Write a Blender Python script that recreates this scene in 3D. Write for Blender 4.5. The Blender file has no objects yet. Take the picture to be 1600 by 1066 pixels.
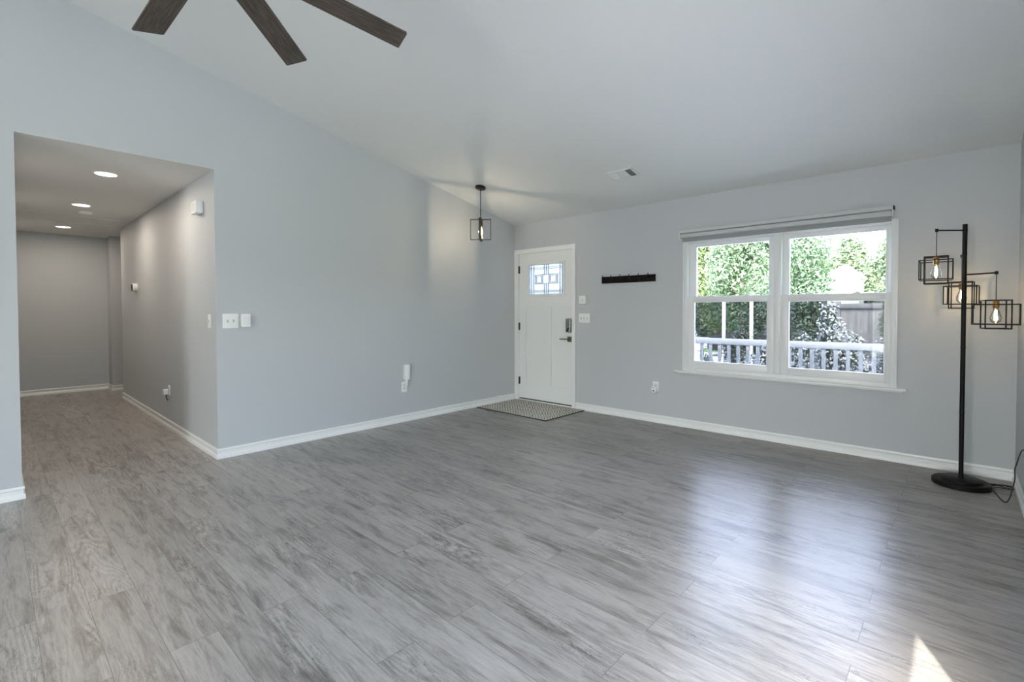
import bpy, bmesh, math, random
import numpy as np
from mathutils import Vector, Matrix, Euler

S = bpy.context.scene
COL = S.collection
PI = math.pi
rnd = random.Random(7)

# ------------------------------------------------------------------ camera
cam_d = bpy.data.cameras.new('camera')
cam = bpy.data.objects.new('camera', cam_d)
COL.objects.link(cam)
S.camera = cam
yaw, pitch, roll, fpx, sy = -0.745594839, -0.020850735, -0.002638554, 753.38208, -31.513
Fv = Vector((math.sin(yaw)*math.cos(pitch), math.cos(yaw)*math.cos(pitch), math.sin(pitch)))
Rv = Vector((math.cos(yaw), -math.sin(yaw), 0))
Uv = Rv.cross(Fv)
R2 = Rv*math.cos(roll) + Uv*math.sin(roll)
U2 = -Rv*math.sin(roll) + Uv*math.cos(roll)
M = Matrix((R2, U2, -Fv)).transposed().to_4x4()
M.translation = Vector((4.575015, -5.019301, 1.247123))
cam.matrix_world = M
cam_d.sensor_width = 36.0
cam_d.sensor_fit = 'HORIZONTAL'
cam_d.lens = 36.0*fpx/1600.0
cam_d.shift_y = sy/1600.0
cam_d.clip_start = 0.02
cam_d.clip_end = 300

# ------------------------------------------------------------------ sky, sun, added fill lamps, exposure
SUN_AZ = Vector((0.41, -0.912, 0)).normalized()
SUN_EL = math.radians(57)
world = bpy.data.worlds.new('sky')
S.world = world
world.use_nodes = True
wn = world.node_tree.nodes; wl = world.node_tree.links
wn.clear()
wo = wn.new('ShaderNodeOutputWorld'); wb = wn.new('ShaderNodeBackground'); ws = wn.new('ShaderNodeTexSky')
ws.sky_type = 'NISHITA'
ws.sun_disc = False
ws.sun_elevation = SUN_EL
ws.sun_rotation = math.atan2(SUN_AZ.x, SUN_AZ.y)
ws.air_density = 1.0; ws.dust_density = 4.0; ws.ozone_density = 1.0
wl.new(ws.outputs[0], wb.inputs[0]); wl.new(wb.outputs[0], wo.inputs[0])
wb.inputs[1].default_value = 3.0

def add_light(name, kind, loc, energy, color=(1, 1, 1), **kw):
    d = bpy.data.lights.new(name, kind)
    d.energy = energy; d.color = color
    for k, v in kw.items(): setattr(d, k, v)
    o = bpy.data.objects.new(name, d)
    o.location = loc
    COL.objects.link(o)
    return o
def aim(o, direction):
    o.rotation_euler = Vector(direction).to_track_quat('-Z', 'Y').to_euler()

sun = add_light('sun', 'SUN', (8, -14, 14), 12.0, (1.0, 0.96, 0.88), angle=math.radians(0.6))
aim(sun, -(SUN_AZ*math.cos(SUN_EL) + Vector((0, 0, math.sin(SUN_EL)))))
# area lamps added at the openings as fill, imitating daylight
dl = add_light('daylight_patio_door', 'AREA', (5.06, -4.02, 1.05), 14, (1.0, 0.98, 0.98), shape='RECTANGLE', size=0.86, size_y=1.95)  # fill lamp added just outside the patio door
aim(dl, (-1, 0, 0))
dl = add_light('daylight_front_window', 'AREA', (3.33, 0.086, 1.31), 24, (0.70, 0.755, 1.0), shape='RECTANGLE', size=1.62, size_y=1.24, spread=math.radians(105))  # lamp added at the window to put its glare on the floor
aim(dl, (0, -1, 0))
dl = add_light('daylight_back_glass_door', 'AREA', (3.8, -9.66, 1.1), 172, (1.0, 0.985, 0.97), shape='RECTANGLE', size=1.6, size_y=2.0)  # fill lamp added outside the invented back door to brighten the room
aim(dl, (0, 1, 0))

S.view_settings.view_transform = 'Standard'
S.view_settings.look = 'None'
S.view_settings.gamma = 1.0
S.view_settings.use_curve_mapping = False
S.view_settings.exposure = 0.0
S.cycles.max_bounces = 10
S.cycles.diffuse_bounces = 6
S.cycles.glossy_bounces = 4
S.cycles.transmission_bounces = 8
S.cycles.transparent_max_bounces = 16
S.cycles.caustics_reflective = False
S.cycles.caustics_refractive = False
S.cycles.sample_clamp_indirect = 6.0
S.cycles.use_denoising = True

# ------------------------------------------------------------------ materials
def new_mat(name):
    m = bpy.data.materials.new(name)
    m.use_nodes = True
    return m, m.node_tree.nodes, m.node_tree.links, m.node_tree.nodes['Principled BSDF']

def mat(name, color, rough=0.5, metal=0.0, spec=0.5, noise=0.0, nscale=8.0, bump=0.0, bscale=200.0, coat=0.0):
    m, n, l, p = new_mat(name)
    p.inputs['Roughness'].default_value = rough
    p.inputs['Metallic'].default_value = metal
    p.inputs['Specular IOR Level'].default_value = spec
    p.inputs['Coat Weight'].default_value = coat
    tc = n.new('ShaderNodeTexCoord')
    nz = n.new('ShaderNodeTexNoise'); nz.inputs['Scale'].default_value = nscale; nz.inputs['Detail'].default_value = 4
    l.new(tc.outputs['Object'], nz.inputs['Vector'])
    mx = n.new('ShaderNodeMix'); mx.data_type = 'RGBA'
    a = [max(0, c*(1-noise)) for c in color]; b = [min(1, c*(1+noise)) for c in color]
    mx.inputs[6].default_value = (*a, 1); mx.inputs[7].default_value = (*b, 1)
    l.new(nz.outputs['Fac'], mx.inputs[0]); l.new(mx.outputs[2], p.inputs['Base Color'])
    if bump:
        n2 = n.new('ShaderNodeTexNoise'); n2.inputs['Scale'].default_value = bscale; n2.inputs['Detail'].default_value = 2
        l.new(tc.outputs['Object'], n2.inputs['Vector'])
        bp = n.new('ShaderNodeBump'); bp.inputs['Strength'].default_value = bump; bp.inputs['Distance'].default_value = 0.002
        l.new(n2.outputs['Fac'], bp.inputs['Height']); l.new(bp.outputs[0], p.inputs['Normal'])
    return m

def emit_mat(name, color, strength):
    m, n, l, p = new_mat(name)
    p.inputs['Base Color'].default_value = (*color, 1)
    p.inputs['Emission Color'].default_value = (*color, 1)
    p.inputs['Emission Strength'].default_value = strength
    return m

def pane_mat(name, tint=(1, 1, 1), rough=0.02, refl=1.0):
    m, n, l, p = new_mat(name)
    n.remove(p)
    out = n['Material Output']
    tr = n.new('ShaderNodeBsdfTransparent'); tr.inputs[0].default_value = (*tint, 1)
    gl = n.new('ShaderNodeBsdfGlossy'); gl.inputs['Roughness'].default_value = rough
    fr = n.new('ShaderNodeFresnel'); fr.inputs['IOR'].default_value = 1.45
    mu = n.new('ShaderNodeMath'); mu.operation = 'MULTIPLY'; mu.inputs[1].default_value = refl
    l.new(fr.outputs[0], mu.inputs[0])
    ms = n.new('ShaderNodeMixShader')
    l.new(mu.outputs[0], ms.inputs[0]); l.new(tr.outputs[0], ms.inputs[1]); l.new(gl.outputs[0], ms.inputs[2])
    l.new(ms.outputs[0], out.inputs['Surface'])
    return m

def screen_mat(name, cover=0.5, color=(0.2, 0.21, 0.22)):
    m, n, l, p = new_mat(name)
    out = n['Material Output']
    p.inputs['Base Color'].default_value = (*color, 1); p.inputs['Roughness'].default_value = 0.6
    tr = n.new('ShaderNodeBsdfTransparent'); k = (1-cover)/(1-cover*0.12)
    tr.inputs[0].default_value = (k*0.97, k, k*1.05, 1)
    ms = n.new('ShaderNodeMixShader'); ms.inputs[0].default_value = cover*0.12
    l.new(tr.outputs[0], ms.inputs[1]); l.new(p.outputs[0], ms.inputs[2])
    l.new(ms.outputs[0], out.inputs['Surface'])
    return m

def textured_glass(name):
    m, n, l, p = new_mat(name)
    n.remove(p)
    out = n['Material Output']
    a = n.new('ShaderNodeBsdfTranslucent'); a.inputs[0].default_value = (0.50, 0.51, 0.54, 1)
    b = n.new('ShaderNodeBsdfTransparent'); b.inputs[0].default_value = (0.55, 0.56, 0.58, 1)
    g = n.new('ShaderNodeBsdfGlossy'); g.inputs['Roughness'].default_value = 0.15
    tc = n.new('ShaderNodeTexCoord'); nz = n.new('ShaderNodeTexNoise'); nz.inputs['Scale'].default_value = 160
    l.new(tc.outputs['Object'], nz.inputs['Vector'])
    rp = n.new('ShaderNodeMapRange'); rp.inputs[1].default_value = 0.35; rp.inputs[2].default_value = 0.65
    rp.inputs[3].default_value = 0.40; rp.inputs[4].default_value = 0.55
    l.new(nz.outputs['Fac'], rp.inputs[0])
    ms = n.new('ShaderNodeMixShader')
    l.new(rp.outputs[0], ms.inputs[0]); l.new(a.outputs[0], ms.inputs[1]); l.new(b.outputs[0], ms.inputs[2])
    m2 = n.new('ShaderNodeMixShader'); m2.inputs[0].default_value = 0.05
    l.new(ms.outputs[0], m2.inputs[1]); l.new(g.outputs[0], m2.inputs[2])
    l.new(m2.outputs[0], out.inputs['Surface'])
    return m

def ramp(n, pts):
    r = n.new('ShaderNodeValToRGB')
    e = r.color_ramp.elements
    while len(e) < len(pts): e.new(0.5)
    for k, (pos, c) in zip(e, pts):
        k.position = pos; k.color = (*c, 1) if len(c) == 3 else c
    return r

def floor_mat():
    m, n, l, p = new_mat('grey_oak_planks')
    tc = n.new('ShaderNodeTexCoord')
    mp = n.new('ShaderNodeMapping'); mp.inputs['Location'].default_value = (-3.70+0.615, 4.915, 0)
    l.new(tc.outputs['Object'], mp.inputs['Vector'])
    br = n.new('ShaderNodeTexBrick')
    br.offset = 0.5; br.offset_frequency = 2; br.squash = 1.0
    br.inputs['Color1'].default_value = (0, 0, 0, 1); br.inputs['Color2'].default_value = (1, 1, 1, 1)
    br.inputs['Scale'].default_value = 1.0; br.inputs['Mortar Size'].default_value = 0.0009
    br.inputs['Mortar Smooth'].default_value = 0.3
    br.inputs['Brick Width'].default_value = 1.23; br.inputs['Row Height'].default_value = 0.1605
    l.new(mp.outputs[0], br.inputs['Vector'])
    # per-plank offset of the grain
    rv = n.new('ShaderNodeVectorMath'); rv.operation = 'MULTIPLY'; rv.inputs[1].default_value = (37.0, 13.0, 9.0)
    l.new(br.outputs['Color'], rv.inputs[0])
    ad = n.new('ShaderNodeVectorMath'); ad.operation = 'ADD'
    l.new(tc.outputs['Object'], ad.inputs[0]); l.new(rv.outputs[0], ad.inputs[1])
    def noise(scl, sc, det, rough, dist=0.0):
        v = n.new('ShaderNodeVectorMath'); v.operation = 'MULTIPLY'; v.inputs[1].default_value = scl
        l.new(ad.outputs[0], v.inputs[0])
        z = n.new('ShaderNodeTexNoise'); z.inputs['Scale'].default_value = sc; z.inputs['Detail'].default_value = det
        z.inputs['Roughness'].default_value = rough; z.inputs['Distortion'].default_value = dist
        l.new(v.outputs[0], z.inputs['Vector'])
        return z.outputs['Fac']
    fine = noise((5.0, 80, 1), 2.0, 6, 0.75)            # long fibres
    wide = noise((1.6, 11.0, 1), 1.6, 5, 0.65)            # broad streaks
    field = noise((0.62, 6.0, 1), 1.0, 2.0, 0.42, 0.30)   # field whose level lines make cathedral grain
    mm = n.new('ShaderNodeMath'); mm.operation = 'MULTIPLY'; mm.inputs[1].default_value = 160.0
    l.new(field, mm.inputs[0])
    sn = n.new('ShaderNodeMath'); sn.operation = 'SINE'; l.new(mm.outputs[0], sn.inputs[0])
    smud = noise((1.3, 8.5, 1), 2.0, 8, 0.72, 0.45)      # grey smudges
    where = noise((0.8, 3.0, 1), 1.3, 2, 0.5)           # where the heavier grain and cracks sit
    knot = noise((2.6, 12.0, 1), 2.2, 5, 0.66, 1.6)     # knots and cracks: thin level lines
    kd = n.new('ShaderNodeMath'); kd.operation = 'SUBTRACT'; kd.inputs[1].default_value = 0.5; l.new(knot, kd.inputs[0])
    ka = n.new('ShaderNodeMath'); ka.operation = 'ABSOLUTE'; l.new(kd.outputs[0], ka.inputs[0])
    def mul(a, c0, c1, f0, f1):
        r = n.new('ShaderNodeMapRange'); r.inputs[1].default_value = f0; r.inputs[2].default_value = f1
        r.inputs[3].default_value = c0; r.inputs[4].default_value = c1
        l.new(a, r.inputs[0])
        return r.outputs[0]
    def blend(a, b, f):
        x = n.new('ShaderNodeMix'); x.data_type = 'FLOAT'
        l.new(f, x.inputs[0])
        for i_, v in ((2, a), (3, b)):
            if isinstance(v, (int, float)): x.inputs[i_].default_value = v
            else: l.new(v, x.inputs[i_])
        return x.outputs[0]
    wmask = mul(where, 0.0, 1.0, 0.40, 0.66)
    crack = blend(1.0, mul(ka.outputs[0], 0.30, 1.0, 0.0, 0.020), mul(where, 0.0, 1.0, 0.50, 0.60))
    cathl = blend(1.0, mul(sn.outputs[0], 0.80, 1.14, -0.9, 0.9), wmask)
    parts = [mul(fine, 0.74, 1.26, 0.28, 0.72), mul(wide, 0.90, 1.10, 0.3, 0.7), cathl, mul(smud, 1.12, 0.40, 0.48, 0.72),
             crack, mul(br.outputs['Color'], 0.88, 1.10, 0, 1)]
    cur = parts[0]
    for q in parts[1:]:
        x = n.new('ShaderNodeMath'); x.operation = 'MULTIPLY'
        l.new(cur, x.inputs[0]); l.new(q, x.inputs[1]); cur = x.outputs[0]
    sc = n.new('ShaderNodeMath'); sc.operation = 'MULTIPLY'; sc.inputs[1].default_value = 0.5
    l.new(cur, sc.inputs[0])
    rp = ramp(n, [(0.0, (0.018, 0.0165, 0.015)), (0.25, (0.112, 0.102, 0.092)), (0.5, (0.285, 0.266, 0.246)), (1.0, (0.57, 0.54, 0.505))])
    l.new(sc.outputs[0], rp.inputs[0])
    mx = n.new('ShaderNodeMix'); mx.data_type = 'RGBA'
    mx.inputs[7].default_value = (0.05, 0.047, 0.044, 1)
    l.new(br.outputs['Fac'], mx.inputs[0]); l.new(rp.outputs[0], mx.inputs[6])
    l.new(mx.outputs[2], p.inputs['Base Color'])
    rr = n.new('ShaderNodeMapRange'); rr.inputs[3].default_value = 0.30; rr.inputs[4].default_value = 0.38
    l.new(fine, rr.inputs[0]); l.new(rr.outputs[0], p.inputs['Roughness'])
    p.inputs['Specular IOR Level'].default_value = 1.0
    # embossed grain runs along the planks (x): the gloss spreads across it
    p.inputs['Anisotropic'].default_value = 0.6
    cv = n.new('ShaderNodeCombineXYZ'); cv.inputs[1].default_value = 1.0
    l.new(cv.outputs[0], p.inputs['Tangent'])
    bp = n.new('ShaderNodeBump'); bp.inputs['Strength'].default_value = 0.12; bp.inputs['Distance'].default_value = 0.001
    l.new(fine, bp.inputs['Height']); l.new(bp.outputs[0], p.inputs['Normal'])
    return m

def rug_mat():
    m, n, l, p = new_mat('woven_rug')
    tc = n.new('ShaderNodeTexCoord'); sp = n.new('ShaderNodeSeparateXYZ')
    l.new(tc.outputs['Object'], sp.inputs[0])
    def M1(op, a, b=None):
        x = n.new('ShaderNodeMath'); x.operation = op
        for i, v in enumerate((a, b)):
            if v is None: continue
            if isinstance(v, (int, float)): x.inputs[i].default_value = v
            else: l.new(v, x.inputs[i])
        return x.outputs[0]
    u = M1('ADD', sp.outputs[0], sp.outputs[1]); v = M1('SUBTRACT', sp.outputs[0], sp.outputs[1])
    # diamond lattice: cells alternate hatch direction, like a trellis of dashes
    T = 0.175
    cu = M1('FLOOR', M1('DIVIDE', u, T)); cv = M1('FLOOR', M1('DIVIDE', v, T))
    chk = M1('MODULO', M1('ABSOLUTE', M1('ADD', cu, cv)), 2.0)
    su = M1('GREATER_THAN', M1('SINE', M1('MULTIPLY', u, 2*PI/0.045)), 0.1)
    sv = M1('GREATER_THAN', M1('SINE', M1('MULTIPLY', v, 2*PI/0.045)), 0.1)
    a = M1('MULTIPLY', chk, su); b = M1('MULTIPLY', M1('SUBTRACT', 1.0, chk), sv)
    st = M1('ADD', a, b)
    nz = n.new('ShaderNodeTexNoise'); nz.inputs['Scale'].default_value = 26; nz.inputs['Detail'].default_value = 5
    l.new(tc.outputs['Object'], nz.inputs['Vector'])
    st2 = M1('MULTIPLY', st, M1('MULTIPLY', nz.outputs['Fac'], 1.7))
    mx = n.new('ShaderNodeMix'); mx.data_type = 'RGBA'
    mx.inputs[6].default_value = (0.68, 0.66, 0.59, 1); mx.inputs[7].default_value = (0.19, 0.176, 0.152, 1)
    l.new(st2, mx.inputs[0]); l.new(mx.outputs[2], p.inputs['Base Color'])
    p.inputs['Roughness'].default_value = 0.95; p.inputs['Specular IOR Level'].default_value = 0.1
    n2 = n.new('ShaderNodeTexNoise'); n2.inputs['Scale'].default_value = 350
    l.new(tc.outputs['Object'], n2.inputs['Vector'])
    bp = n.new('ShaderNodeBump'); bp.inputs['Strength'].default_value = 0.6; bp.inputs['Distance'].default_value = 0.003
    l.new(n2.outputs['Fac'], bp.inputs['Height']); l.new(bp.outputs[0], p.inputs['Normal'])
    return m

def blade_mat():
    m, n, l, p = new_mat('weathered_barnwood')
    tc = n.new('ShaderNodeTexCoord')
    mp = n.new('ShaderNodeMapping'); mp.inputs['Scale'].default_value = (2.0, 40, 1)
    l.new(tc.outputs['Object'], mp.inputs[0])
    nz = n.new('ShaderNodeTexNoise'); nz.inputs['Scale'].default_value = 3; nz.inputs['Detail'].default_value = 8; nz.inputs['Roughness'].default_value = 0.7
    l.new(mp.outputs[0], nz.inputs['Vector'])
    r = ramp(n, [(0.3, (0.012, 0.009, 0.007)), (0.52, (0.06, 0.047, 0.037)), (0.75, (0.17, 0.14, 0.115))])
    l.new(nz.outputs['Fac'], r.inputs[0]); l.new(r.outputs[0], p.inputs['Base Color'])
    p.inputs['Roughness'].default_value = 0.6
    return m

def fence_mat():
    m, n, l, p = new_mat('weathered_fence_boards')
    tc = n.new('ShaderNodeTexCoord')
    mp = n.new('ShaderNodeMapping'); mp.inputs['Scale'].default_value = (30, 30, 1.5)
    l.new(tc.outputs['Object'], mp.inputs[0])
    nz = n.new('ShaderNodeTexNoise'); nz.inputs['Scale'].default_value = 1; nz.inputs['Detail'].default_value = 6
    l.new(mp.outputs[0], nz.inputs['Vector'])
    r = ramp(n, [(0.3, (0.15, 0.147, 0.142)), (0.7, (0.29, 0.283, 0.272))])
    l.new(nz.outputs['Fac'], r.inputs[0]); l.new(r.outputs[0], p.inputs['Base Color'])
    p.inputs['Roughness'].default_value = 0.9
    return m

def leaf_mat(name, c1, c2, gloss=0.35, trans=0.3):
    m, n, l, p = new_mat(name)
    out = n['Material Output']
    g = n.new('ShaderNodeNewGeometry')
    r = ramp(n, [(0.0, c1), (1.0, c2)])
    l.new(g.outputs['Random Per Island'], r.inputs[0])
    l.new(r.outputs[0], p.inputs['Base Color'])
    p.inputs['Roughness'].default_value = gloss
    t = n.new('ShaderNodeBsdfTranslucent'); l.new(r.outputs[0], t.inputs[0])
    ms = n.new('ShaderNodeMixShader'); ms.inputs[0].default_value = trans
    l.new(p.outputs[0], ms.inputs[1]); l.new(t.outputs[0], ms.inputs[2]); l.new(ms.outputs[0], out.inputs['Surface'])
    return m

MAT = {}
MAT['wall'] = mat('cool_grey_paint', (0.485, 0.508, 0.528), 0.6, noise=0.008, nscale=2, bump=0.05, bscale=260)
MAT['ceil'] = mat('ceiling_paint', (0.76, 0.78, 0.775), 0.75, noise=0.008, nscale=2, bump=0.06, bscale=200)
MAT['hallceil'] = mat('hall_ceiling_paint', (0.74, 0.725, 0.70), 0.75, noise=0.008, nscale=2)
MAT['trim'] = mat('white_trim_paint', (0.78, 0.795, 0.79), 0.35, noise=0.01, nscale=4)
MAT['door'] = mat('white_door_paint', (0.76, 0.78, 0.775), 0.4, noise=0.01, nscale=4)
MAT['vinyl'] = mat('white_vinyl', (0.74, 0.755, 0.765), 0.35, noise=0.01, nscale=4)
MAT['plastic'] = mat('white_plastic', (0.80, 0.81, 0.80), 0.4, noise=0.01)
MAT['plastic2'] = mat('greyed_white_plastic', (0.70, 0.71, 0.71), 0.45, noise=0.01)
MAT['slot'] = mat('dark_slot', (0.05, 0.05, 0.05), 0.6, noise=0.05)
MAT['toggle'] = mat('toggle_plastic', (0.58, 0.585, 0.58), 0.4, noise=0.01)
MAT['black'] = mat('matte_black_metal', (0.006, 0.0055, 0.0055), 0.45, spec=0.16, noise=0.1, nscale=40)
MAT['bronze'] = mat('dark_bronze_metal', (0.030, 0.022, 0.018), 0.35, metal=0.6, noise=0.2, nscale=30)
MAT['strap'] = mat('brushed_bronze_strap', (0.055, 0.042, 0.033), 0.4, metal=0.7, noise=0.2, nscale=60)
MAT['brass'] = mat('aged_brass', (0.32, 0.19, 0.07), 0.35, metal=0.9, noise=0.1, nscale=30)
MAT['nickel'] = mat('brushed_nickel', (0.32, 0.32, 0.31), 0.35, metal=0.85, noise=0.06, nscale=50)
MAT['nickel2'] = mat('olive_nickel', (0.20, 0.20, 0.165), 0.35, metal=0.85, noise=0.06, nscale=50)
MAT['hinge'] = mat('dark_hinge_metal', (0.06, 0.06, 0.058), 0.4, metal=0.8, noise=0.1)
MAT['espresso'] = mat('espresso_wood', (0.010, 0.007, 0.006), 0.5, spec=0.12, noise=0.4, nscale=30)
MAT['shade'] = mat('grey_white_shade_fabric', (0.52, 0.54, 0.545), 0.8, noise=0.02, nscale=90)
MAT['shadeback'] = mat('grey_shade_backing', (0.30, 0.315, 0.325), 0.8, noise=0.02, nscale=90)  # darker grey paints the shade under the roll into the fabric
MAT['ventdark'] = mat('vent_duct_shadow_metal', (0.06, 0.06, 0.06), 0.6, noise=0.05)  # dark colour stands in for the shade inside the duct
MAT['rubber'] = mat('black_rubber', (0.012, 0.012, 0.012), 0.5, noise=0.1)
MAT['floor'] = floor_mat()
MAT['rug'] = rug_mat()
MAT['rugedge'] = mat('charcoal_binding', (0.045, 0.042, 0.038), 0.9, noise=0.2, nscale=60)
MAT['blade'] = blade_mat()
MAT['pane'] = pane_mat('window_glass', (0.97, 0.985, 0.98), 0.01, 0.12)
MAT['bulbglass'] = pane_mat('clear_bulb_glass', (0.99, 0.98, 0.96), 0.02, 0.8)
MAT['screen'] = screen_mat('insect_screen_mesh', 0.60, (0.30, 0.32, 0.36))
MAT['artglass'] = textured_glass('textured_door_glass')
MAT['came'] = mat('lead_came', (0.58, 0.59, 0.62), 0.4, metal=0.3, noise=0.1)
MAT['filament'] = emit_mat('warm_filament', (1.0, 0.72, 0.36), 60)
MAT['led'] = emit_mat('led_lens', (1.0, 0.93, 0.82), 9)
MAT['white_ext'] = mat('white_porch_paint', (0.80, 0.81, 0.83), 0.5, noise=0.03)
MAT['deck'] = mat('grey_deck', (0.33, 0.33, 0.34), 0.8, noise=0.1, nscale=6)
MAT['lawn'] = mat('lawn_grass', (0.13, 0.22, 0.06), 0.9, noise=0.45, nscale=3)
MAT['mulch'] = mat('dark_mulch', (0.055, 0.06, 0.062), 0.95, noise=0.5, nscale=14)
MAT['concrete'] = mat('pale_concrete', (0.62, 0.61, 0.56), 0.9, noise=0.08, nscale=2)
MAT['fence'] = fence_mat()
MAT['bark'] = mat('bark', (0.10, 0.085, 0.07), 0.9, noise=0.35, nscale=20)
MAT['siding'] = mat('white_siding', (0.50, 0.50, 0.49), 0.6, noise=0.02)
MAT['roofing'] = mat('pale_shingles', (0.36, 0.355, 0.35), 0.9, noise=0.12, nscale=14)
MAT['carpaint'] = mat('charcoal_car_paint', (0.018, 0.018, 0.022), 0.45, spec=0.3, noise=0.05)
MAT['carglass'] = mat('dark_car_glass', (0.10, 0.105, 0.11), 0.08, noise=0.05)
MAT['tyre'] = mat('tyre_rubber', (0.02, 0.02, 0.02), 0.8, noise=0.1)
MAT['leaf_bright'] = leaf_mat('bright_leaves', (0.10, 0.155, 0.06), (0.25, 0.31, 0.155), 0.45, 0.35)
MAT['leaf_fir'] = leaf_mat('blue_green_sprays', (0.06, 0.115, 0.06), (0.19, 0.26, 0.16), 0.5, 0.3)
MAT['leaf_far'] = leaf_mat('far_pale_leaves', (0.085, 0.135, 0.07), (0.22, 0.27, 0.155), 0.5, 0.35)
MAT['leaf_dark'] = leaf_mat('dark_hedge_leaves', (0.045, 0.075, 0.045), (0.12, 0.17, 0.10), 0.4, 0.2)
MAT['leaf_shrub'] = leaf_mat('glossy_shrub_leaves', (0.03, 0.05, 0.03), (0.09, 0.12, 0.08), 0.3, 0.15)
MAT['leaf_lime'] = leaf_mat('lime_leaves', (0.15, 0.25, 0.055), (0.30, 0.38, 0.13), 0.45, 0.4)
MAT['blossom'] = leaf_mat('white_blossom', (0.80, 0.80, 0.78), (0.92, 0.92, 0.92), 0.5, 0.3)  # near-white cards scattered over the shrubs as flecks
MAT['blossom_pink'] = leaf_mat('mauve_blossom', (0.42, 0.30, 0.36), (0.62, 0.50, 0.55), 0.5, 0.3)

# ------------------------------------------------------------------ mesh helpers
class MB:
    """collects shapes into one mesh"""
    def __init__(self): self.bm = bmesh.new()
    def _merge(self, b):
        me = bpy.data.meshes.new('t'); b.to_mesh(me); b.free()
        self.bm.from_mesh(me); bpy.data.meshes.remove(me)
        return self
    def box(self, x0, x1, y0, y1, z0, z1, bev=0.0, seg=2, mx=None):
        b = bmesh.new()
        bmesh.ops.create_cube(b, size=1.0)
        for v in b.verts:
            v.co = Vector(((x0+x1)/2 + v.co.x*(x1-x0), (y0+y1)/2 + v.co.y*(y1-y0), (z0+z1)/2 + v.co.z*(z1-z0)))
        if bev > 0:
            bmesh.ops.bevel(b, geom=b.edges[:], offset=bev, segments=seg, affect='EDGES', profile=0.5)
        if mx is not None: b.transform(mx)
        return self._merge(b)
    def tube(self, pts, r, n=12, cap=True):
        """tube along points; r a number or one per point"""
        pts = [Vector(p) for p in pts]
        rs = r if isinstance(r, (list, tuple)) else [r]*len(pts)
        b = bmesh.new(); rings = []
        up = None
        for i, p in enumerate(pts):
            t = (pts[min(i+1, len(pts)-1)] - pts[max(i-1, 0)]).normalized()
            if up is None:
                up = Vector((0, 0, 1)) if abs(t.z) < 0.9 else Vector((1, 0, 0))
            a = t.cross(up).normalized(); c = a.cross(t).normalized(); up = c
            rings.append([b.verts.new(p + (a*math.cos(2*PI*k/n) + c*math.sin(2*PI*k/n))*rs[i]) for k in range(n)])
        for i in range(len(rings)-1):
            for k in range(n):
                f = b.faces.new((rings[i][k], rings[i][(k+1) % n], rings[i+1][(k+1) % n], rings[i+1][k])); f.smooth = True
        if cap:
            b.faces.new(rings[0][::-1]); b.faces.new(rings[-1])
        bmesh.ops.recalc_face_normals(b, faces=b.faces[:])
        return self._merge(b)
    def lathe(self, prof, n=40, mx=None, center=(0, 0, 0)):
        """prof list of (r,z)"""
        b = bmesh.new(); c = Vector(center); rings = []
        for r, z in prof:
            if r < 1e-6: rings.append([b.verts.new(c + Vector((0, 0, z)))])
            else: rings.append([b.verts.new(c + Vector((r*math.cos(2*PI*k/n), r*math.sin(2*PI*k/n), z))) for k in range(n)])
        for i in range(len(rings)-1):
            A, B = rings[i], rings[i+1]
            for k in range(n):
                k2 = (k+1) % n
                if len(A) == 1 and len(B) == 1: continue
                if len(A) == 1: f = b.faces.new((A[0], B[k2], B[k]))
                elif len(B) == 1: f = b.faces.new((A[k], A[k2], B[0]))
                else: f = b.faces.new((A[k], A[k2], B[k2], B[k]))
                f.smooth = True
        bmesh.ops.recalc_face_normals(b, faces=b.faces[:])
        if mx is not None: b.transform(mx)
        return self._merge(b)
    def prism(self, poly, axis, a0, a1):
        """extrude a 2D polygon along axis 'x','y','z'; poly coords are the two other axes in order"""
        b = bmesh.new()
        def P(q, a):
            if axis == 'x': return (a, q[0], q[1])
            if axis == 'y': return (q[0], a, q[1])
            return (q[0], q[1], a)
        A = [b.verts.new(P(q, a0)) for q in poly]; B = [b.verts.new(P(q, a1)) for q in poly]
        n = len(poly)
        for k in range(n): b.faces.new((A[k], A[(k+1) % n], B[(k+1) % n], B[k]))
        b.faces.new(A[::-1]); b.faces.new(B)
        bmesh.ops.recalc_face_normals(b, faces=b.faces[:])
        return self._merge(b)
    def sweep(self, prof, path, closed=False):
        """sweep a profile (d,z) along plan points; path entries are (point, outward vector incl. mitre scale)"""
        b = bmesh.new(); rings = []
        for p, o in path:
            rings.append([b.verts.new((p[0]+o[0]*d, p[1]+o[1]*d, z)) for d, z in prof])
        n = len(prof)
        for i in range(len(rings)-1):
            for k in range(n): b.faces.new((rings[i][k], rings[i][(k+1) % n], rings[i+1][(k+1) % n], rings[i+1][k]))
        b.faces.new(rings[0][::-1]); b.faces.new(rings[-1])
        bmesh.ops.recalc_face_normals(b, faces=b.faces[:])
        return self._merge(b)
    def build(self, name, material, parent=None, loc=None, sharp=40):
        me = bpy.data.meshes.new(name); self.bm.to_mesh(me); self.bm.free()
        me.materials.append(material)
        for p in me.polygons: p.use_smooth = True
        me.set_sharp_from_angle(angle=math.radians(sharp))
        o = bpy.data.objects.new(name, me); COL.objects.link(o)
        if parent is not None: o.parent = parent
        if loc is not None: o.location = loc
        return o

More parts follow.
